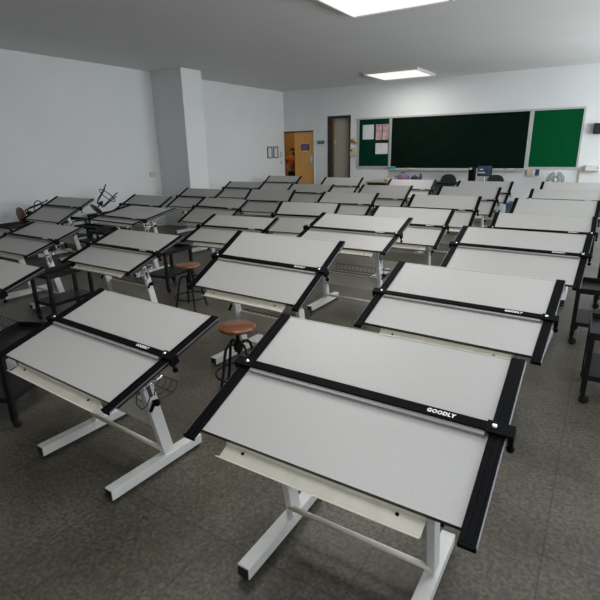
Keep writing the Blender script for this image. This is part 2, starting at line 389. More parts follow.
TABLES = [
    ('A', -0.672, 1.429, -0.001, 0.392, 0.025, 0.445), ('B', -0.652, 2.843, -0.042, 0.384, -0.012, 0.511),
    ('R3', -0.556, 4.239, -0.041, 0.421, 0.036, 0.414), ('R4', -0.535, 5.806, 0.019, 0.456, -0.027, 0.456),
    ('R5', -0.533, 7.095, -0.024, 0.48, 0.014, 0.64), ('R6', -0.503, 8.58, 0, 0.458, 0.033, 0.45), ('R7', -0.5, 9.998, 0, 0.458, 0.056, 0.45),
    ('Z', -2.14, 1.465, -0.055, 0.312, -0.043, 0.469), ('C1', -2.096, 2.859, -0.049, 0.516, 0.064, 0.458),
    ('C2', -2.105, 4.352, -0.015, 0.333, 0.094, 0.495), ('C3', -2.021, 5.671, -0.033, 0.531, -0.023, 0.474),
    ('C4', -2.014, 7.121, 0, 0.588, -0.013, 0.446), ('C5', -1.993, 8.498, -0.034, 0.614, 0.008, 0.464), ('C6', -2.022, 9.902, -0.013, 0.518, 0.039, 0.565),
    ('H0', -3.844, 1.556, -0.03, 0.32, 0.0, 0.45), ('G1', -3.942, 3.023, -0.025, 0.337, -0.013, 0.484),
    ('D1', -3.929, 4.65, 0.053, 0.361, -0.061, 0.451), ('D2', -3.827, 6.205, 0.093, 0.602, -0.104, 0.431),
    ('D3', -3.751, 7.456, 0.083, 0.454, -0.012, 0.54), ('D4', -3.625, 8.791, 0.021, 0.512, 0.005, 0.657), ('D5', -3.576, 10.14, 0.029, 0.522, 0.033, 0.547),
    ('H1', -5.436, 2.961, -0.022, 0.301, -0.013, 0.483), ('G2', -5.498, 4.438, -0.057, 0.18, 0.071, 0.775),
    ('Q', -5.366, 5.95, -0.067, 0.502, -0.047, 0.369), ('R', -5.667, 7.835, 0.116, 0.595, -0.081, 0.51),
    ('T', -5.294, 8.741, 0.015, 0.487, 0, 0.48), ('U', -5.528, 10.7, 0.053, 0.523, 0.014, 0.533),
    ('H2', -7.349, 4.515, -0.028, 0.449, 0.046, 0.383), ('G3', -6.823, 5.685, -0.043, 0.456, -0.008, 0.465),
    ('P', -7.011, 7.255, -0.007, 0.472, -0.019, 0.449), ('V', -7.202, 8.93, 0.021, 0.476, 0.008, 0.404), ('W', -7.457, 10.961, 0.052, 0.506, 0.019, 0.458),
]
ORD = ['first', 'second', 'third', 'fourth', 'fifth', 'sixth', 'seventh']
LINES = {'A': 'the floor fan', 'Z': 'the monitor', 'H0': 'the lilac bag', 'H1': 'the grey door', 'H2': 'the wooden door'}
OWN = {
    'A': 'largest white drafting table, its ruler showing the clearest GOODLY lettering',
    'B': 'white drafting table directly behind the one with the clearest GOODLY lettering',
    'Z': 'dim white drafting table showing its whole left foot, crossbar and clamp knob',
    'C1': 'white drafting table right behind the lone wooden stool with black legs',
    'C2': 'white drafting table with cream panel and wire rack showing under its raised board',
    'H0': 'white drafting table cut off by the picture edge, only its far corner showing',
    'H2': 'white drafting table beside the wall, a stool lying tipped over behind it',
    'G2': 'nearly flat white drafting table with its ruler slid down close to the tray',
    'W': 'smallest white drafting table, standing in front of the wooden door with the purple sign',
}
proto = make_table()
line = None; k = 0
for i, (nm, x, y, yaw, tilt, dz, rho) in enumerate(TABLES):
    if nm in LINES: line = LINES[nm]; k = 0
    t = proto if i == 0 else None
    if t is None:
        t = proto.copy(); COL.objects.link(t)
        kids = []
        for ch in [o for o in bpy.data.objects if o.parent == proto]:
            c = ch.copy(); COL.objects.link(c); c.parent = t; kids.append(c)
            for g in [o for o in bpy.data.objects if o.parent == ch]:
                e = g.copy(); COL.objects.link(e); e.parent = c
    t.location = (x, y, 0); t.rotation_euler = (0, 0, yaw)
    t['label'] = OWN.get(nm, 'white drafting table, %s going forward in the line ending at %s' % (ORD[k], line))
    k += 1
    Mb = Matrix.Translation((0, 0, ZC + dz)) @ Matrix.Rotation(tilt, 4, 'X')
    for c in [o for o in bpy.data.objects if o.parent == t]:
        s = c.name.split('.')[0]
        if s in ('drawing_board', 'side_rail', 'pencil_tray'): c.matrix_basis = Mb
        elif s == 'parallel_ruler': c.matrix_basis = Mb @ Matrix.Translation((0, S_D - rho * 2 * S_D - .030, 0))
        elif s == 'post':
            # the telescoping upper post reaches to just under the tilted board
            ztop = .655
            for u in [o for o in bpy.data.objects if o.parent == c]:
                us = u.name.split('.')[0]
                if us in ('upper_post', 'tilt_lever', 'slider'):
                    ytop = -.055
                    under = ZC + dz + ytop * math.tan(tilt) - .030 / math.cos(tilt)
                    dlt = under - ztop - .006
                    u.location = (0, -.20 * dlt, dlt)
        elif s == 'cable':
            c.location = (0, 0, dz - .03)

# ------------------------------------------------------------------ stools
def stool_parts(t):
    part('seat', MB().lathe([(0, 0), (.112, 0), (.127, .006), (.131, .016), (.128, .028), (.118, .033), (0, .034)], M['stool_wood'], 36, (0, 0, .45)), t)
    part('screw_post', MB().lathe([(0, .27), (.013, .27), (.013, .43), (.05, .435), (.055, .4495), (0, .4495)], M['cart'], 16), t)
    part('hub', MB().lathe([(0, .285), (.028, .29), (.034, .31), (.034, .345), (.024, .36), (.016, .362)], M['cart'], 16), t)
    for k in range(4):
        a = PI / 4 + k * PI / 2; cx, sx = math.cos(a), math.sin(a)
        prof = [(.02, .335), (.05, .352), (.078, .350), (.10, .325), (.112, .28), (.125, .20), (.145, .10), (.165, .02), (.176, .0065)]
        lg = part('leg', MB().tube([(r * cx, r * sx, z) for r, z in prof], .0105, M['cart'], 10), t)
        part('foot_pad', MB().lathe([(0, 0), (.014, 0), (.013, .012), (0, .014)], M['rubber'], 10, (.176 * cx, .176 * sx, 0)), lg)
    part('foot_ring', MB().tube([(.168 * math.cos(2 * PI * j / 40), .168 * math.sin(2 * PI * j / 40), .125) for j in range(40)], .0085, M['cart'], 8, True), t)
def make_stool(loc, rot, label):
    t = empty('wooden_stool', loc); t.rotation_euler = rot
    tag(t, label, 'stool', 'round wooden stools with black legs')
    return t
st = make_stool((-2.02, 2.39, 0), (0, 0, .45), 'round brown wooden stool on black legs, standing upright in the aisle'); stool_parts(st)
def stool_copy(loc, rot, label):
    c = copy_tree(st); c.location = loc; c.rotation_euler = rot; c['label'] = label; return c
stool_copy((-3.66, 3.59, 0), (0, 0, .2), 'dim wooden stool standing beside the trolley with the red tag')

def tipped(seat, axis, spin, label):
    """a toppled stool: seat centre and the direction from the seat to the feet."""
    a = Vector(axis).normalized(); q = (-a).to_track_quat('Z', 'Y') @ Euler((0, 0, spin)).to_quaternion()
    c = copy_tree(st); c.rotation_mode = 'QUATERNION'; c.rotation_quaternion = q
    c.location = Vector(seat) + a * .467; c['label'] = label; return c

# ------------------------------------------------------------------ black trolleys
def make_cart(loc, rz, w, d, h, label, zs=.17):
    t = empty('trolley', loc, rz); tag(t, label, 'trolley', 'black steel trolleys between the tables')
    for sx in (-1, 1):
        for sy in (-1, 1):
            x, y = sx * (w / 2 - .016), sy * (d / 2 - .016)
            lg = part('leg', MB().box((x - .016, y - .016, .075), (x + .016, y + .016, h - .045), M['cart'], bevel=.003), t)
            part('caster', MB().lathe([(0, -.012), (.024, -.012), (.031, -.008), (.031, .008), (.024, .012), (0, .012)], M['rubber'], 18,
                 mtx=Matrix.Translation((x + .012, y, .031)) @ Matrix.Rotation(PI / 2, 4, 'X')).box((x - .012, y - .018, .05), (x + .014, y + .018, .075), M['cart']), lg)
    def tray(z, th, wall):
        f = MB().box((-w / 2, -d / 2, z), (w / 2, d / 2, z + .006), M['cart'])
        for a, b in (((-w / 2, -d / 2), (w / 2, -d / 2 + .008)), ((-w / 2, d / 2 - .008), (w / 2, d / 2)), ((-w / 2, -d / 2 + .008), (-w / 2 + .008, d / 2 - .008)), ((w / 2 - .008, -d / 2 + .008), (w / 2, d / 2 - .008))):
            f.box((a[0], a[1], z + .006), (b[0], b[1], z + th), M['cart'])
        return f
    part('top_tray', tray(h - .045, .045, 0), t)
    part('lower_shelf', MB().box((-w / 2 + .005, -d / 2 + .005, zs), (w / 2 - .005, d / 2 - .005, zs + .035), M['cart'], bevel=.003), t)
    return t
make_cart((-3.16, 1.46, 0), .43, .30, .56, .50, 'black trolley beside the dim table that shows its whole left foot')
make_cart((-4.66, 2.77, 0), .05, .30, .50, .50, 'black two-tier trolley between the two drafting tables near the picture edge')
c = make_cart((-4.49, 4.08, 0), .10, .36, .50, .50, 'black trolley with a red tag on its leg')
part('red_tag', MB().box((.147, -.240, .385), (.181, -.2335, .44), M['red']), c)
make_cart((.18, 4.62, 0), .02, .52, .42, .50, 'black trolley standing in front of the swivel chair base at the picture edge')
make_cart((.30, 3.56, 0), .02, .50, .44, .50, 'black trolley at the picture edge, its caster on the bare floor')
make_cart((.34, 5.74, 0), 0, .54, .36, .50, 'black open topped trolley behind the swivel chair base at the picture edge')
make_cart((-8.20, 4.30, 0), .0, .48, .56, .535, 'black trolley by the wall carrying the tipped over stool')
make_cart((-8.20, 6.05, 0), .0, .50, .60, .50, 'black trolley by the wall carrying the upturned stool')
make_cart((-8.20, 5.15, 0), .0, .48, .50, .50, 'black trolley by the wall between the two stool trolleys')
make_cart((-8.22, 3.55, 0), .0, .48, .56, .50, 'black empty trolley by the wall before the tipped over stool')
make_cart((-6.42, 4.72, 0), .05, .34, .50, .50, 'black trolley in the gap beside the table whose ruler is slid down low')
make_cart((-7.30, 5.02, 0), 0, .60, .26, .46, 'low black trolley tucked between two tables near the wall stools')
# stool lying on its side, and one upside down
tipped((-8.20, 4.36, .667), (0, 1, .10), 0.3, 'brown wooden stool lying tipped over on a trolley by the wall')
tipped((-8.10, 5.72, .615), (.12, .72, .68), .5, 'wooden stool tipped over with its black legs sticking up in the air')

# ------------------------------------------------------------------ boards on the front wall
def panel_board(name, x0, x1, z0, z1, felt, proud, label, cat, ledge=True):
    o = empty(name, ((x0 + x1) / 2, D0, z0)); tag(o, label, cat)
    w = (x1 - x0) / 2; h = z1 - z0; y1 = -proud
    part('panel', MB().box((-w + .03, y1 + .004, .03), (w - .03, -.002, h - .03), felt), o)
    fr = MB()
    for a, b, c_, d_ in ((-w, -w + .04, 0, h), (w - .04, w, 0, h), (-w + .04, w - .04, 0, .04), (-w + .04, w - .04, h - .04, h)):
        fr.box((a, y1 - .006, c_), (b, -.002, d_), M['alu_frame'])
    part('frame', fr, o)
    if ledge: part('chalk_ledge', MB().box((-w, y1 - .07, -.02), (w, y1 - .006, -.004), M['alu_frame']).box((-w, y1 - .07, -.004), (w, y1 - .064, .012), M['alu_frame']).box((-w, y1 - .006, -.02), (w, -.002, 0), M['alu_frame']), o)
    return o
M['alu_frame'] = mat('pale_aluminium_frame', (.48, .50, .48), .4, .25, noise=(20, .06))
panel_board('pin_board', -6.06, -5.10, 1.09, 2.40, M['felt_dark'], .03, 'dark green pin board with white notices pinned on it', 'notice board', False)
panel_board('chalkboard', -5.095, -1.66, 1.045, 2.40, M['chalk_dark'], .06, 'wide nearly black chalkboard in the middle of the front wall', 'chalkboard')
panel_board('pin_board', -1.655, -.585, 1.08, 2.40, M['felt_green'], .03, 'bright green pin board without notices above the floor fan', 'notice board', False)
def wallbox(name, lo, hi, m, label, cat, group=None, y=None, bev=.004):
    y = D0 if y is None else y
    c = ((lo[0] + hi[0]) / 2, y, (lo[1] + hi[1]) / 2)
    o = empty(name, c); tag(o, label, cat, group); return o
def sheet(x0, x1, z0, z1, m, label, name='hanging_notice', cat='paper', group='notices on the pin board', strip=None):
    o = empty(name, ((x0 + x1) / 2, D0 - .0375, (z0 + z1) / 2)); tag(o, label, cat, group)
    w, h = (x1 - x0) / 2, (z1 - z0) / 2
    part('sheet', MB().box((-w, -.001, -h), (w, .001, h), m), o)
    f = MB().lathe([(0, 0), (.012, 0), (.009, .012), (0, .014)], M['red'], 10, mtx=Matrix.Translation((0, -.001, h - .03)) @ Matrix.Rotation(PI / 2, 4, 'X'))
    part('drawing_pin', f, o)
    return o
sheet(-5.91, -5.58, 1.84, 2.22, M['paper'], 'white sheet pinned high up by itself on the dark pin board')
sheet(-5.52, -5.345, 1.82, 2.22, M['paper_pink'], 'pinkish poster pinned above the low white sheet, outer one of two')
sheet(-5.325, -5.15, 1.82, 2.22, M['paper_pink'], 'pinkish poster pinned beside the chalkboard edge, inner one of two')
sheet(-5.52, -5.16, 1.45, 1.735, M['paper'], 'white sheet pinned lowest on the dark pin board, under the posters')
# things on the ledge
o = link('eraser_cloth', MB().box((-.085, -.03, 0), (.085, .03, .07), M['cyan'], bevel=.02).mesh('eraser_cloth'), None, (-4.98, D0 - .100, 1.059)); tag(o, 'cyan cloth lying at the end of the chalk ledge', 'cloth')
def eraser(x, label):
    o = empty('board_eraser', (x, D0 - .100, 1.042)); tag(o, label, 'eraser', 'board erasers on the chalk ledge')
    part('pad', MB().box((-.10, -.022, 0), (.10, .022, .02), M['darkgreen_fabric']), o)
    part('back', MB().box((-.10, -.022, .02), (.10, .022, .045), M['offwhite'], bevel=.006), o)
eraser(-4.48, 'pale board eraser on the chalk ledge above the lilac bag')
eraser(-1.98, 'pale board eraser on the chalk ledge above the monitor side')
eraser(-1.74, 'pale board eraser at the end of the ledge beside the bright green board')
# frames on the left wall beside the door
for y0, lab in ((11.95, 'black framed certificate on the white wall, the one farther from the door'), (12.26, 'black framed certificate on the white wall next to the door switches')):
    o = empty('certificate_frame', (XL, y0 + .12, 1.54)); tag(o, lab, 'picture frame', 'black certificate frames by the door')
    f = MB()
    for a, b, c_, d_ in ((-.12, -.095, -.165, .165), (.095, .12, -.165, .165), (-.095, .095, -.165, -.14), (-.095, .095, .14, .165)):
        f.box((.001, a, c_), (.022, b, d_), M['frame_black'])
    fr = part('frame', f, o)
    part('certificate', MB().box((.002, -.095, -.14), (.010, .095, .14), M['paper']), o)
o = link('hanging_notice', MB().box((.001, -.09, -.12), (.004, .09, .12), M['wall']).mesh('hanging_notice'), None, (XL, 11.70, 1.56)); tag(o, 'faint white paper stuck on the wall beside the black certificate frames', 'paper')
def switch(loc, ax, label, w=.07, h=.11):
    o = empty('light_switch', loc); tag(o, label, 'light switch')
    part('plate', MB().box((.001, -w / 2, -h / 2), (.012, w / 2, h / 2), M['beige'], bevel=.003), o)
    part('rocker', MB().box((.012, -w / 4, -h / 4), (.017, w / 4, h / 4), M['offwhite'], bevel=.002), o)
switch((XL, 12.67, 1.47), 'x', 'upper beige switch on the wall next to the door opening', .10, .16)
switch((XL, 12.67, 1.24), 'x', 'lower beige switch on the wall next to the door opening', .08, .09)
switch((XL, 7.55, 1.15), 'x', 'beige switch plate on the white wall beside the pillar corner', .14, .10)
# purple sign on the door, exit sign
o = empty('door_sign', (-7.81, D0 + .02, 1.67)); tag(o, 'purple sign plate fixed on the orange wooden door', 'sign')
part('plate', MB().box((-.14, -.012, -.085), (.14, -.001, .085), M['purple_sign'], bevel=.003), o)
part('print', MB().box((-.10, -.0135, .01), (.10, -.0122, .035), M['purple_pale']).box((-.10, -.0135, -.04), (.07, -.0122, -.02), M['purple_pale']), o)
o = link('paper_strip', MB().box((-.06, -.003, -.012), (.06, -.001, .012), M['paper']).mesh('paper_strip'), None, (-7.80, D0 + .02, 1.545)); tag(o, 'small pale paper strip stuck under the purple door sign', 'paper')
o = empty('exit_sign', (-7.25, D0, 1.80)); tag(o, 'small dark green exit sign on the wall between the two doors', 'sign')
part('case', MB().box((-.105, -.045, -.045), (.105, -.001, .045), M['green_sign'], bevel=.005), o)
part('print', MB().box((-.08, -.0475, -.005), (.08, -.0455, .022), M['green_pale']), o)
# yellow cloth and beige box beside the pin board
o = empty('hanging_cloth', (-6.20, D0, 1.78)); tag(o, 'mustard yellow cloth hanging on a hook beside the dark pin board', 'cloth')
part('hook', MB().tube([(0, -.001, .05), (0, -.05, .05), (0, -.055, .07)], .006, M['alu']), o)
part('cloth', MB().tube([(-.11, -.03, .02), (-.03, -.045, .05), (.05, -.05, .045), (.1, -.03, -.02)], [.03, .04, .045, .03], M['yellow'], 10), o)
o = empty('wall_box', (-6.20, D0, 1.53)); tag(o, 'beige plastic box on the wall below the yellow cloth', 'box')
part('case', MB().box((-.09, -.06, -.11), (.09, -.001, .11), M['beige'], bevel=.008), o)
part('latch', MB().box((-.08, -.068, -.0), (-.03, -.06, .05), M['frame_black'], bevel=.003), o)
# right end of the front wall
o = empty('socket_box', (-1.50, D0, .985)); tag(o, 'small yellow and white control box under the bright green pin board', 'control box')
part('case', MB().box((-.13, -.05, -.075), (.0, -.001, .075), M['beige'], bevel=.006), o)
part('white_face', MB().box((.0, -.06, -.075), (.06, -.001, .085), M['offwhite'], bevel=.006), o)
part('dark_face', MB().box((.06, -.07, -.06), (.14, -.001, .08), M['navy'], bevel=.006), o)
o = empty('wall_dispenser', (-.30, D0, 1.09)); tag(o, 'off-white rounded wall box at the far edge, past the green board', 'wall box')
part('case', MB().box((-.14, -.14, -.065), (.15, -.001, .075), M['offwhite'], bevel=.022), o)
part('vent', MB().box((-.12, -.146, -.055), (.12, -.141, -.035), M['beige']), o)
part('badge', MB().box((.09, -.146, .0), (.12, -.141, .03), M['grey_metal']), o)
o = empty('wall_pipe', (-.535, D0, 0)); tag(o, 'thin brownish pipe running down the wall below the green board', 'pipe')
part('pipe', MB().tube([(0, -.025, .02), (0, -.025, 1.06)], .016, M['beige'], 10), o)
part('clip', MB().box((-.03, -.044, .60), (.03, -.001, .63), M['alu']), o)
o = empty('wall_speaker', (-.26, D0, 1.88)); tag(o, 'black wall speaker at the upper edge above the off-white box', 'speaker')
part('case', MB().box((-.13, -.14, -.06), (.13, -.03, .16), M['black'], bevel=.008), o)
part('grille', MB().box((-.11, -.146, -.045), (.11, -.141, .14), M['frame_black']), o)
part('bracket', MB().box((-.03, -.03, .02), (.03, -.001, .10), M['grey_metal']), o)

# ------------------------------------------------------------------ fan
o = empty('floor_fan', (-.97, 12.45, 0)); tag(o, 'round floor fan with pale blue blades below the green pin board', 'fan')
part('base', MB().lathe([(0, 0), (.17, 0), (.18, .012), (.15, .03), (.03, .045), (0, .046)], M['offwhite'], 28), o)
part('pole', MB().tube([(0, .03, .04), (0, .03, .79)], .016, M['offwhite'], 12), o)
part('motor', MB().lathe([(0, 0), (.07, .01), (.085, .06), (.07, .13), (.03, .15), (0, .152)], M['grey_metal'], 20, mtx=Matrix.Translation((0, .0, .86)) @ Matrix.Rotation(-PI / 2, 4, 'X')), o)
f = MB()
for rr, yy in ((.205, -.06), (.16, -.088), (.11, -.098), (.06, -.104), (.205, -.02), (.14, .0)):
    f.tube([(rr * math.cos(2 * PI * j / 36), yy, .86 + rr * math.sin(2 * PI * j / 36)) for j in range(36)], .003 if rr < .2 else .006, M['offwhite'], 5, True)
for j in range(24):
    a = 2 * PI * j / 24; ca, sa = math.cos(a), math.sin(a)
    f.tube([(r * ca, y, .86 + r * sa) for r, y in ((.03, -.107), (.12, -.099), (.18, -.08), (.205, -.05), (.205, -.02), (.14, .0), (.07, .01))], .0016, M['offwhite'], 4)
part('cage', f, o)
hub = part('hub', MB().lathe([(0, 0), (.03, .0), (.034, .03), (.03, .045), (0, .05)], M['offwhite'], 18, mtx=Matrix.Translation((0, -.03, .86)) @ Matrix.Rotation(PI / 2, 4, 'X')), o)
part('cage_badge', MB().lathe([(0, 0), (.036, .0), (.034, .008), (0, .012)], M['offwhite'], 18, mtx=Matrix.Translation((0, -.106, .86)) @ Matrix.Rotation(PI / 2, 4, 'X')), o)
for k in range(3):
    a0 = .5 + k * 2 * PI / 3; f = MB(); b = f.bm; mi = f.mi(M['blade']); gr = []
    for i in range(8):
        r = .03 + .155 * i / 7; wd = .45 + .55 * math.sin(PI * min(1, i / 5.5) * .62)
        gr.append([b.verts.new((r * math.cos(a0 + (j / 5 - .5) * 1.75 * wd), -.055 + .028 * (j / 5 - .5), .86 + r * math.sin(a0 + (j / 5 - .5) * 1.75 * wd))) for j in range(6)])
    for i in range(7):
        for j in range(5):
            q = b.faces.new((gr[i][j], gr[i + 1][j], gr[i + 1][j + 1], gr[i][j + 1])); q.material_index = mi; q.smooth = True
    part('blade', f, o)

# ------------------------------------------------------------------ teacher's corner
def desk(name, x0, x1, y0, y1, h, top, side, label):
    o = empty(name, ((x0 + x1) / 2, (y0 + y1) / 2, 0)); tag(o, label, 'desk')
    w, d_ = (x1 - x0) / 2, (y1 - y0) / 2
    part('desktop', MB().box((-w, -d_, h - .03), (w, d_, h), top, bevel=.004), o)
    for sx in (-1, 1):
        a, b = sorted((sx * (w - .02), sx * (w - .05)))
        part('side_panel', MB().box((a, -d_ + .03, 0), (b, d_ - .03, h - .03), side), o)
    part('front_panel', MB().box((-w + .05, d_ - .06, .25), (w - .05, d_ - .045, h - .03), side), o)
    return o
dk = desk('teacher_desk', -5.22, -4.57, 11.55, 12.15, .80, M['desk_wood'], M['desk_wood'], 'pale wooden desk below the dark pin board')
part('pigeonhole', MB().box((-.25, -.29, .68), (-.02, -.18, .765), M['board_edge']), dk)
part('pigeonhole', MB().box((.02, -.29, .68), (.25, -.18, .765), M['board_edge']), dk)
desk('long_table', -4.53, -2.95, 11.60, 12.15, .80, M['cart'], M['grey_metal'], 'dark topped long table carrying the lilac bag and blue bottle')
desk('computer_desk', -2.85, -1.95, 11.60, 12.15, .80, M['cart'], M['grey_metal'], 'dark topped desk carrying the monitor')
def blob(name, pts, rad, m, parent=None, loc=(0, 0, 0), n=12): 
    return link(name, MB().tube(pts, rad, m, n).mesh(name), parent, loc)
o = empty('shoulder_bag', (-4.32, 11.85, .80)); tag(o, 'lilac patterned bag on the dark long table', 'bag')
f = MB(); f.lathe([(0, 0), (.13, .004), (.155, .05), (.15, .13), (.11, .19), (.05, .205), (0, .207)], M['purple_bag'], 18)
bd = part('body', f, o); bd.scale = (1, .6, 1)
part('flap', MB().box((-.08, -.098, .08), (.08, -.085, .17), M['paper_pink'], bevel=.01), o)
part('strap', MB().tube([(-.13, 0, .10), (-.20, -.02, .13), (-.19, -.02, .04), (-.17, 0, .012)], .012, M['frame_black'], 8).tube([(-.09, 0, .17), (-.06, 0, .21), (.0, 0, .225), (.06, 0, .205)], .01, M['frame_black'], 8), o)
o = empty('backpack', (-4.03, 11.85, .80)); tag(o, 'low black bag lying beside the lilac bag', 'bag')
bd = part('body', MB().lathe([(0, 0), (.10, .004), (.115, .04), (.10, .10), (.05, .135), (0, .14)], M['darkgreen_fabric'], 16), o); bd.scale = (1, .7, 1)
part('handle', MB().tube([(-.03, 0, .125), (-.015, 0, .155), (.015, 0, .155), (.03, 0, .125)], .008, M['frame_black']), o)
o = empty('water_bottle', (-3.88, 11.85, .80)); tag(o, 'dark blue water bottle on the long table', 'bottle')
part('body', MB().lathe([(0, 0), (.034, 0), (.036, .01), (.036, .14), (.022, .165), (0, .166)], M['navy'], 16), o)
part('cap', MB().lathe([(0, .1655), (.02, .1655), (.02, .20), (0, .202)], M['frame_black'], 14), o)
o = empty('bread_bag', (-4.74, 11.80, .80)); tag(o, 'small pinkish cloth bundle on the pale wooden desk', 'bundle')
part('cloth', MB().tube([(-.08, 0, .022), (-.03, 0, .045), (.03, 0, .05), (.08, 0, .025)], [.02, .04, .045, .022], M['beige'], 10), o)
part('knot', MB().lathe([(0, 0), (.02, .005), (.012, .03), (.024, .045), (0, .05)], M['paper_pink'], 10, (.02, 0, .085)), o)
def chair(x, y, rz, label):
    o = empty('office_chair', (x, y, 0), rz); tag(o, label, 'chair', 'dark rounded chairs at the teacher desks')
    part('seat', MB().box((-.20, -.20, .42), (.20, .20, .48), M['darkgreen_fabric'], bevel=.025), o)
    f = MB(); b = f.bm
    prof = [(.0, .62), (.13, .625), (.19, .67), (.20, .75), (.185, .84), (.14, .91), (.07, .94), (0, .945)]
    poly = [(x_, z) for x_, z in prof] + [(-x_, z) for x_, z in prof[-2:0:-1]]
    f.prism(poly, .20, .245, M['darkgreen_fabric'], 'y')
    part('backrest', f, o)
    part('back_support', MB().tube([(0, .10, .415), (0, .22, .41), (0, .262, .50), (0, .255, .70)], .014, M['cart']), o)
    part('gas_post', MB().tube([(0, 0, .10), (0, 0, .42)], .025, M['cart'], 12), o)
    for k in range(5):
        a = 2 * PI * k / 5 + .3
        lg = part('leg', MB().tube([(.02 * math.cos(a), .02 * math.sin(a), .115), (.25 * math.cos(a), .25 * math.sin(a), .075)], [.02, .014], M['cart']), o)
        part('caster', MB().lathe([(0, -.018), (.022, -.018), (.028, -.012), (.028, .012), (.022, .018), (0, .018)], M['rubber'], 14, mtx=Matrix.Translation((.245 * math.cos(a), .245 * math.sin(a), .028)) @ Matrix.Rotation(a, 4, 'Z') @ Matrix.Rotation(PI / 2, 4, 'X')).tube([(.245 * math.cos(a), .245 * math.sin(a), .03), (.245 * math.cos(a), .245 * math.sin(a), .08)], .007, M['cart']), lg)
    return o
ch1 = chair(-3.42, 12.44, 0, 'dark rounded chair back between the blue bottle and the monitor')
ch2 = copy_tree(ch1); ch2.location = (-2.28, 12.42, 0); ch2['label'] = 'dark rounded chair back directly below the monitor'
ch3 = copy_tree(ch1); ch3.location = (.36, 5.20, 0); ch3.rotation_euler = (0, 0, 2.4); ch3['label'] = 'black swivel chair base between two trolleys at the picture edge'
o = empty('monitor', (-2.40, 11.85, .80)); tag(o, 'blue-grey computer monitor on a white arm in front of the chalkboard', 'monitor')
part('stand', MB().box((-.10, -.06, 0), (.10, .08, .012), M['offwhite'], bevel=.004).tube([(0, .04, .01), (0, .05, .16), (-.02, .035, .22)], .018, M['offwhite'], 10), o)
part('case', MB().box((-.15, .0, .15), (.17, .035, .39), M['black'], bevel=.006), o)
part('screen', MB().box((-.14, -.004, .16), (.16, -.0005, .38), M['screen']).box((-.13, -.006, .22), (.02, -.0042, .245), M['paper']).box((-.10, -.006, .29), (-.02, -.0042, .315), M['paper']), o)  # the paper-white bars are streak reflections painted onto the screen
o = empty('computer_tower', (-2.63, 11.80, .80)); tag(o, 'small black computer case standing beside the monitor', 'computer')
part('case', MB().box((-.085, -.10, .0), (.035, .14, .36), M['black'], bevel=.006), o)
part('sticker', MB().box((-.07, -.103, .30), (-.01, -.1005, .345), M['offwhite']), o)
# blue-grey crate on the floor past the last tables
o = empty('storage_crate', (-1.44, 10.62, 0)); tag(o, 'tall blue-grey plastic crate on the floor in front of the chalkboard end', 'crate')
f = MB(); w, d_, h = .20, .17, .50
for a, b in (((-w, -d_, .0), (w, d_, .02)), ((-w, -d_, .02), (w, -d_ + .015, h)), ((-w, d_ - .015, .02), (w, d_, h)), ((-w, -d_ + .015, .02), (-w + .015, d_ - .015, h)), ((w - .015, -d_ + .015, .02), (w, d_ - .015, h))): f.box(a, b, M['crate'])
part('bin', f, o)
f = MB()
for a, b in (((-w - .015, -d_ - .015, h), (w + .015, -d_ + .01, h + .02)), ((-w - .015, d_ - .01, h), (w + .015, d_ + .015, h + .02)), ((-w - .015, -d_ + .01, h), (-w + .01, d_ - .01, h + .02)), ((w - .01, -d_ + .01, h), (w + .015, d_ - .01, h + .02))): f.box(a, b, M['crate'])
part('rim', f, o)

# ------------------------------------------------------------------ person in the corridor
def skin_mesh(name, verts, edges, radii, m, parent=None, sub=2, root=0):
    me = bpy.data.meshes.new(name); me.from_pydata([Vector(v) for v in verts], edges, []); me.update()
    o = bpy.data.objects.new(name, me); COL.objects.link(o)
    sk = o.modifiers.new('skin', 'SKIN'); sk.use_smooth_shade = True
    lay = me.skin_vertices[0].data if me.skin_vertices else None
    for i, r in enumerate(radii):
        lay[i].radius = (r, r) if not isinstance(r, tuple) else r
    lay[root].use_root = True
    ss = o.modifiers.new('sub', 'SUBSURF'); ss.levels = sub; ss.render_levels = sub
    dg = bpy.context.evaluated_depsgraph_get(); dg.update()
    m2 = bpy.data.meshes.new_from_object(o.evaluated_get(dg)); m2.name = name
    bpy.data.objects.remove(o); bpy.data.meshes.remove(me)
    m2.materials.clear(); m2.materials.append(m)
    for p in m2.polygons: p.use_smooth = True
    return link(name, m2, parent)
M['skin'] = mat('skin', (.50, .27, .17), .55, noise=(25, .06))
M['hair'] = mat('dark_hair', (.012, .009, .008), .6, noise=(60, .3))
M['shirt'] = mat('orange_red_shirt', (.55, .16, .07), .8, noise=(30, .15))
M['trousers'] = mat('dark_green_trousers', (.008, .045, .032), .8, noise=(30, .2))
pe = empty('person', (-9.22, D0 + 1.5, 0), math.radians(28))
tag(pe, 'person in orange top and dark green trousers standing in the corridor behind the door', 'person')
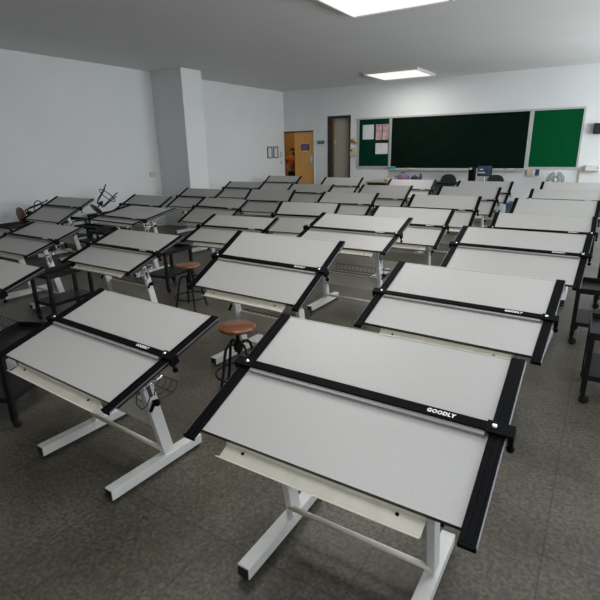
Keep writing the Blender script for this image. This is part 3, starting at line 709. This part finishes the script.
# body faces local -y; joints in metres for a 1.60 m figure
V = [(0, 0, .90), (0, .0, 1.02), (0, .005, 1.18), (0, .01, 1.32), (0, .0, 1.385), (0, -.01, 1.44),           # 0-5 pelvis..neck
     (0, -.015, 1.50), (0, -.02, 1.56),                                                                     # 6-7 head
     (-.09, 0, .84), (-.095, -.015, .47), (-.095, .01, .09), (-.10, -.10, .035),                            # 8-11 leg
     (.09, 0, .84), (.095, -.015, .47), (.095, .01, .09), (.10, -.10, .035),                                # 12-15 leg
     (-.16, .01, 1.335), (-.27, .02, 1.11), (-.17, -.10, .97), (-.13, -.13, .94),                           # 16-19 arm, hand on hip
     (.16, .01, 1.335), (.27, .02, 1.11), (.17, -.10, .97), (.13, -.13, .94)]                               # 20-23
E_ = [(0, 1), (1, 2), (2, 3), (3, 4), (4, 5), (5, 6), (6, 7), (0, 8), (8, 9), (9, 10), (10, 11), (0, 12), (12, 13), (13, 14), (14, 15),
      (3, 16), (16, 17), (17, 18), (18, 19), (3, 20), (20, 21), (21, 22), (22, 23)]
Rr = [.125, .105, .12, .11, .06, .05, .078, .075, .085, .055, .038, .03, .085, .055, .038, .03, .05, .038, .028, .030, .05, .038, .028, .030]
body = skin_mesh('body', V, E_, Rr, M['skin'], pe)
# face: eyes, nose, mouth, ears
part('face', MB().lathe([(0, -.012), (.012, 0), (0, .014)], M['skin'], 8, (0, -.098, 1.52)).lathe([(0, -.007), (.009, 0), (0, .007)], M['hair'], 8, (-.03, -.086, 1.545))
     .lathe([(0, -.007), (.009, 0), (0, .007)], M['hair'], 8, (.03, -.086, 1.545)).tube([(-.022, -.087, 1.482), (0, -.092, 1.48), (.022, -.087, 1.482)], .006, M['shirt'], 6)
     .lathe([(0, -.025), (.012, 0), (0, .025)], M['skin'], 8, (-.083, -.01, 1.53)).lathe([(0, -.025), (.012, 0), (0, .025)], M['skin'], 8, (.083, -.01, 1.53)), body)
for sx in (-1, 1):
    for k in range(4):
        skin_mesh('finger', [(sx * .135, -.135 - .004 * k, .955 - .014 * k), (sx * .105, -.150, .948 - .014 * k), (sx * .075, -.152, .940 - .012 * k)], [(0, 1), (1, 2)], [.009, .0085, .0075], M['skin'], body, 1)
    skin_mesh('thumb', [(sx * .15, -.115, .965), (sx * .15, -.135, 1.0), (sx * .145, -.13, 1.025)], [(0, 1), (1, 2)], [.010, .009, .008], M['skin'], body, 1)
part('hair', MB().lathe([(0, .015), (.09, .02), (.092, .04), (.07, .075), (.035, .092), (0, .097)], M['hair'], 18, (0, .008, 1.556)).lathe([(0, -.12), (.05, -.10), (.07, -.04), (.06, .02), (0, .03)], M['hair'], 14, (0, .05, 1.50)), pe)
skin_mesh('orange_top', [(0, 0, .97), (0, .0, 1.05), (0, .005, 1.20), (0, .01, 1.32), (0, 0, 1.375), (-.165, .01, 1.335), (-.235, .017, 1.19), (.165, .01, 1.335), (.235, .017, 1.19)],
          [(0, 1), (1, 2), (2, 3), (3, 4), (3, 5), (5, 6), (3, 7), (7, 8)], [.14, .125, .135, .125, .075, .066, .058, .066, .058], M['shirt'], pe)
skin_mesh('trousers', [(0, 0, .95), (0, 0, .88), (-.09, 0, .80), (-.095, -.012, .47), (-.095, .01, .10), (.09, 0, .80), (.095, -.012, .47), (.095, .01, .10)],
          [(0, 1), (1, 2), (2, 3), (3, 4), (1, 5), (5, 6), (6, 7)], [.135, .135, .10, .073, .062, .10, .073, .062], M['trousers'], pe)
for sx in (-1, 1):
    part('shoe', MB().lathe([(0, 0), (.05, 0), (.055, .02), (.04, .055), (0, .075)], M['frame_black'], 14, mtx=Matrix.Translation((sx * .097, -.045, 0)) @ Matrix.Diagonal((.85, 2.2, 1, 1))), pe)

# ------------------------------------------------------------------ light
w = bpy.data.worlds.new('sky'); scn.world = w; w.use_nodes = True
nt = w.node_tree; bg = nt.nodes['Background']
sky = nt.nodes.new('ShaderNodeTexSky'); sky.sky_type = 'HOSEK_WILKIE'; sky.turbidity = 4; sky.sun_direction = (-.5, .3, .6)
nt.links.new(sky.outputs[0], bg.inputs['Color']); bg.inputs['Strength'].default_value = .6
def area(name, loc, rot, sx, sy, power, col):
    l = bpy.data.lights.new(name, 'AREA'); l.shape = 'RECTANGLE'; l.size = sx; l.size_y = sy; l.energy = power; l.color = col
    o = bpy.data.objects.new(name, l); COL.objects.link(o); o.location = loc; o.rotation_euler = rot
    return o
ADDED_LAMPS = [(-1.0, .9), (-2.1, 2.7), (.5, 2.9), (-2.4, 5.6), (-4.4, 11.5)]; LP = [25, 25, 44, 38, 34]  # invented ceiling panels, added to brighten the boards and the front wall
WP = [33, 6, 64, 80]
for i, (a, b) in enumerate(WIN):
    area('daylight', (XR + .32, (a + b) / 2, (WZ[0] + WZ[1]) / 2), (0, PI / 2, 0), WZ[1] - WZ[0], b - a, (b - a) * WP[i], (.96, .97, 1.0))
M['lamp_glow'] = bpy.data.materials.new('lamp_diffuser'); M['lamp_glow'].use_nodes = True
_b = M['lamp_glow'].node_tree.nodes['Principled BSDF']; _b.inputs['Emission Color'].default_value = (1, .97, .92, 1); _b.inputs['Emission Strength'].default_value = .9  # glow for the added ceiling panels
for i, (x, y) in enumerate(ADDED_LAMPS):
    o = empty('ceiling_light', (x, y, CH)); tag(o, ['ceiling panel light over the first table with the clear lettering', 'ceiling panel light over the wooden stool', 'ceiling panel light near the window wall', 'ceiling panel light over the middle tables', 'ceiling panel light before the long chalkboard'][i], 'ceiling light', 'ceiling panel lights')
    part('frame', MB().box((-.64, -.64, -.05), (.64, -.60, 0), M['white_metal']).box((-.64, .60, -.05), (.64, .64, 0), M['white_metal']).box((-.64, -.60, -.05), (-.60, .60, 0), M['white_metal']).box((.60, -.60, -.05), (.64, .60, 0), M['white_metal']), o)
    part('diffuser', MB().box((-.60, -.60, -.035), (.60, .60, -.02), M['lamp_glow']), o)
    area('lamp', (x, y, CH - .06), (0, 0, 0), 1.2, 1.2, LP[i], [(.95, .97, 1), (1, .985, .965), (.91, .95, 1), (1, .98, .95), (1, .98, .95)][i])
pl = bpy.data.lights.new('corridor_lamp', 'POINT'); pl.energy = 20; pl.color = (1.0, .72, .40); pl.shadow_soft_size = .15
o = bpy.data.objects.new('corridor_lamp', pl); COL.objects.link(o); o.location = (-9.7, D0 + .8, 2.6)

# ------------------------------------------------------------------ camera
f_px, pitch, roll, th = 478.229, .306844, -.0192876, .5612325
cam = bpy.data.cameras.new('camera'); co = bpy.data.objects.new('camera', cam); COL.objects.link(co)
fw = Vector((-math.sin(th) * math.cos(pitch), math.cos(th) * math.cos(pitch), -math.sin(pitch)))
rt = Vector((math.cos(th), math.sin(th), 0)); up = rt.cross(fw)
r2 = rt * math.cos(roll) + up * math.sin(roll); u2 = -rt * math.sin(roll) + up * math.cos(roll)
mw = Matrix((r2, u2, -fw)).transposed().to_4x4(); mw.translation = (0, 0, 1.6368)
co.matrix_world = mw
cam.sensor_fit = 'HORIZONTAL'; cam.sensor_width = 36; cam.lens = f_px / 600 * 36; cam.clip_start = .02
scn.camera = co
scn.view_settings.view_transform = 'Standard'
scn.view_settings.look = 'None'
scn.view_settings.exposure = -0.1
